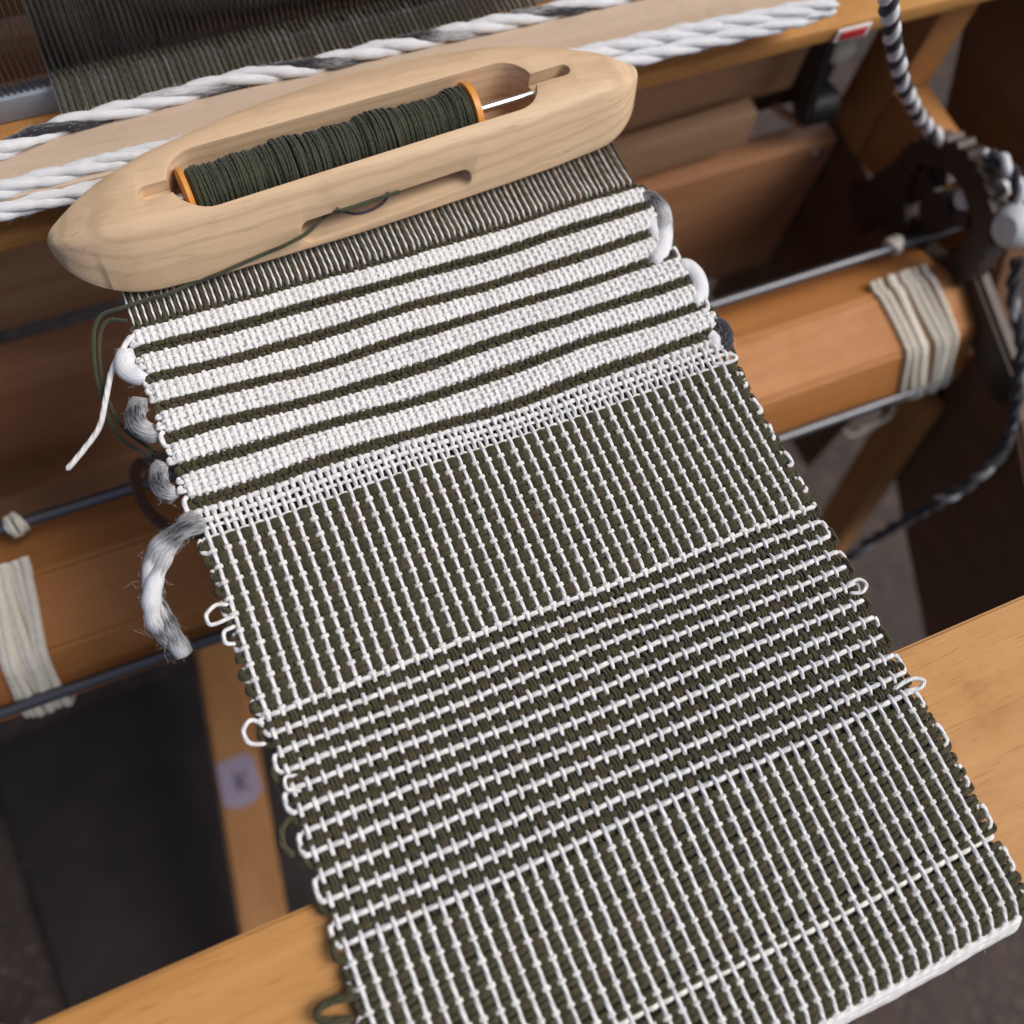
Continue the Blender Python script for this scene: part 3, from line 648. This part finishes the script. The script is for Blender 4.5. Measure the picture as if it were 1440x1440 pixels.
axv = np.array([ax_d[0], ax_d[1], 0]); sv_ = np.array([-ax_d[1], ax_d[0], 0]); zv = np.array([0, 0, 1.])
def winding(turns, d0, d1, rad, jit, seg=18, ph=0):
    n = turns * seg; t = np.arange(n) / seg; base = d0 + (d1 - d0) * t / turns
    jj = np.interp(t, np.arange(turns + 2), rng.normal(0, jit, turns + 2)); jr = np.interp(t, np.arange(turns + 2), rng.normal(0, .00022, turns + 2))
    d = np.clip(base + jj, min(d0, d1), max(d0, d1)); lump = .0006 * np.sin((d - BL0) * 150 + 1) + .0004 * np.sin((d - BL0) * 310)
    r = rad + lump + jr - .0014 * np.clip(1 - (d - BL0 - .004) / .02, 0, 1); a = 2 * math.pi * t + ph
    return np.array([axp(0)] * n) + d[:, None] * axv + (r * np.cos(a))[:, None] * sv_ + (r * np.sin(a))[:, None] * zv
wn = [(winding(112, BL0 + .0045, BL1 - .0048, .0106, .0005), .00062), (winding(70, BL1 - .0055, BL0 + .006, .0111, .0012, ph=1), .00058), (winding(46, BL0 + .006, BL1 - .007, .01125, .0018, ph=2), .00055)]
link('yarn_winding', tubes(wn, 5), GREENF, bob)
# thread leaving the slot, along the shuttle's front and down past the selvedge
from mathutils.bvhtree import BVHTree
bvh = BVHTree.FromPolygons([v.co for v in body.data.vertices], [tuple(p.vertices) for p in body.data.polygons])
def on_body(u, v, lift=.0010):
    o_ = Vector(CAM_LOC); d_ = (Vector(at(u, v, 'z', 0)) - o_).normalized(); h_ = bvh.ray_cast(o_, d_); return np.array(h_[0] + h_[1] * min(lift, .001) - d_ * max(lift - .001, 0)) if h_[0] is not None else at(u, v, 'z', .004)
q = spline([on_body(u, v, l) for u, v, l in ((560, 268, .001), (520, 281, .002), (480, 294, .005), (464, 302, .0085), (446, 317, .0075), (428, 331, .0050), (400, 343, .0022), (372, 355, .0009), (335, 371, .0009), (303, 385, .0009), (272, 398, .001))] + [at(235, 414, 'z', .0045), at(205, 422, 'z', .0030), at(172, 433, 'z', .003), at(140, 446, 'z', .001), at(131, 480, 'z', -.002), at(138, 540, 'z', -.008), at(165, 612, 'z', -.012), at(214, 642, 'z', -.006)], 200)
tag(link('shuttle_thread', tubes([(q, .00085)], 7), GREENF), 'dark green thread running from the shuttle slot down to the left edge of the cloth', 'thread')
q = spline([at(180, 452, 'z', .002), at(150, 452, 'z', .001), at(139, 482, 'z', -.003), at(146, 545, 'z', -.008), at(172, 600, 'z', -.010), at(218, 636, 'z', -.004)], 60)
tag(link('yarn_loop', tubes([(q, .00085)], 7), GREENF), 'dark green yarn loop hanging beside the white tail left of the cloth', 'yarn')
q = spline([on_body(u, v, .0008) for u, v in ((474, 292), (482, 299), (500, 302), (520, 298), (538, 288), (545, 278), (544, 270))], 30)
link('thread_eyelet', tubes([(q, .0006)], 6), INK, SH)

# ------------------------------------------------------------------ stick shuttle wound with roving
SX1 = .268
stk = box('stick_shuttle', (-.40, .2035, .0030), (SX1, .2340, .0095), STICK, None, .0025, Matrix.Rotation(R_(-.3), 3, 'Z'), (0, .22, 0))
tag(stk, 'flat pale stick shuttle lying on the warp behind the boat shuttle', 'stick shuttle')
def rove(name, seq, z, r, tw, mats, label, fz=0, tail=None):
    pts = [at(u, v, 'z', zz) for (u, v), zz in zip(seq, z if hasattr(z, '__len__') else [z] * len(seq))]
    q = spline(pts, 150); t = thing(name, tuple(q[0]), label, 'roving', 'roving wound lengthwise on the stick shuttle' if tail is None else None)
    for me, mm in zip(rope_mesh(q, r, tw, 3, 10, r * .68), mats): link('strand', me, mm, t)
    if fz: fuzz([q], r * 1.08, fz * 7, .0026, FUZZ_W, t, 'wool_halo', .00003)
ROV_SEG = roving('black_flecked_roving', .63, 14)
e0 = at(-60, 229, 'z', .011); 
rove('wool_roving', [(-120, 238), (0, 212), (80, 180), (200, 148), (330, 112), (430, 94), (540, 68), (650, 44), (760, 20), (900, -12), (1100, -58)], .0115, .0036, 105, (ROV_W, ROV_SEG, ROV_W), 'black flecked white roving along the back edge of the stick shuttle', 200)
rove('wool_roving', [(-120, 296), (0, 268), (100, 242), (200, 216), (420, 166), (640, 116), (820, 76), (960, 46), (1080, 22), (1180, 2)], .0105, .0035, 95, (ROV_W,) * 3, 'upper white roving along the front edge of the stick shuttle', 160)
rove('wool_roving', [(-120, 328), (0, 299), (90, 276), (180, 256), (420, 196), (640, 146), (850, 94), (980, 62), (1100, 34), (1176, 10)], .0065, .0034, 95, (ROV_W,) * 3, 'lowest white roving under the front edge of the stick shuttle', 120)

# ------------------------------------------------------------------ lashing cords round the cloth beam
def beam_pt(x, a, lift=.0015):
    """a point on the octagon's skin at angle a"""
    k = (a % 45) - 22.5; ap = CBR * math.cos(R_(22.5)); r = ap / math.cos(R_(k)) + lift
    return np.array([x, CBY + r * math.cos(R_(a)), CBZ + r * math.sin(R_(a))])
def lashing(xs_top, xs_bot, label, tails):
    t = thing('lashing_cord', (float(np.mean(xs_top)), CBY - .04, CBZ - .06), label, 'cord', 'cords tying the rods to the cloth beam')
    for k, (xa, xb) in enumerate(zip(xs_top, xs_bot)):
        a = np.linspace(86, 236, 26); x = xa + (xb - xa) * (a - 86) / 150 + .0006 * np.sin(a / 17 + k)
        p = np.array([beam_pt(x[i], a[i], .0016 + .0006 * (k % 3)) for i in range(26)])
        a2 = np.linspace(0, 3, 28)
        p = np.vstack([[p[0] + np.array([0, .006, .002])], p, [p[-1] + np.array([0, .010, -.004])]])
        link('cord_strand', tubes([(p + np.stack([.0008 * np.sin(a2 * 3 + k), 0 * a2, 0 * a2], 1), .0019 + .0004 * (k % 3))], 7), CORD, t)
    for q in tails: link('cord_end', tubes([(spline(q, 24), .0016)], 7), CORD, t)
    return t
def xon(u, v, a):   # x where the photograph shows the cord on that face
    p0 = beam_pt(0, a); return at(u, v, 'z', p0[2])[0]
xt = np.linspace(xon(1205, 372, 95), xon(1285, 365, 95), 8) + rng.normal(0, .0012, 8); xb = np.linspace(xon(1246, 560, 222), xon(1292, 548, 222), 8) + rng.normal(0, .0028, 8)
t = lashing(xt, xb, 'pale cord wrapped round the right end of the cloth beam', [[at(1252, 548, 'z', -.262), at(1262, 568, 'z', -.268), at(1240, 592, 'z', -.275), at(1200, 612, 'z', -.28), at(1186, 604, 'z', -.28)], [at(1258, 552, 'z', -.262), at(1250, 586, 'z', -.27), at(1210, 602, 'z', -.275)]])
kn = at(1257, 344, 'z', CBZ + CBR + .006)
def knot(c_, r, par):
    ch = []
    for k in range(4):
        a = np.linspace(0, 2 * math.pi, 18); n = Vector((rng.normal(1, .2), rng.normal(0, .4), rng.normal(0, .4))).normalized(); u_ = n.orthogonal().normalized(); v_ = n.cross(u_)
        ch.append((np.array([np.array(c_) + np.array(n) * (k - 1.5) * .0018 + r * (math.cos(x) * np.array(u_) + math.sin(x) * np.array(v_)) for x in a]), .0016))
    link('knot', tubes(ch, 7), CORD, par)
knot(kn, .0052, t)
xt = np.linspace(xon(-34, 770, 95), xon(22, 758, 95), 9) + rng.normal(0, .001, 9); xb = np.linspace(xon(42, 985, 222), xon(98, 968, 222), 9) + rng.normal(0, .0026, 9)
t = lashing(xt, xb, 'pale cord wrapped round the left end of the cloth beam', [[at(-20, 925, 'z', -.25), at(20, 950, 'z', -.25), at(36, 978, 'z', -.255), at(40, 1000, 'z', -.262)], [at(86, 968, 'z', -.255), at(78, 940, 'z', -.245), at(88, 928, 'z', -.242)]])
knot(at(22, 738, 'z', CBZ + CBR + .006), .0052, t)
# brown leader cord curling left of the cloth
q = spline([at(200, 648, 'z', -.10), at(190, 664, 'z', -.10), at(196, 694, 'z', -.10), at(212, 722, 'z', -.10), at(245, 745, 'z', -.10), at(290, 752, 'z', -.1)], 50)
tag(link('leader_cord', tubes([(q, .0030)], 9), LEAD), 'stiff brown cord curving down behind the left edge of the cloth', 'cord')
# twisted black and white cord draped over the ratchet on the right
q = spline([at(1240, -60, 'y', .16), at(1250, 10, 'y', .165), at(1258, 70, 'y', .17), at(1275, 130, 'y', .175), at(1310, 185, 'y', .18), at(1360, 213, 'x', .405), at(1408, 226, 'x', .402), at(1432, 262, 'x', .404), at(1440, 320, 'x', .408)], 170)
t = thing('twisted_cord', tuple(q[-1]), 'black and white twisted cord draped over the ratchet wheel', 'cord')
for me, mm in zip(rope_mesh(q, .0037, 300, 2, 9), (ROV_W, ROV_D)): link('strand', me, mm, t)
q = spline([at(1432, 360, 'x', .39), at(1424, 420, 'x', .392), at(1436, 480, 'x', .392), at(1430, 560, 'x', .394), at(1412, 630, 'x', .396), at(1360, 682, 'x', .372), at(1290, 722, 'x', .352), at(1230, 758, 'x', .335), at(1180, 792, 'x', .32)], 150)
t = thing('twisted_cord', tuple(q[-1]), 'dark mottled cord sagging behind the front leg of the loom', 'cord')
for me, mm in zip(rope_mesh(q, .0034, 230, 2, 9), (ROV_G, ROV_D)): link('strand', me, mm, t)
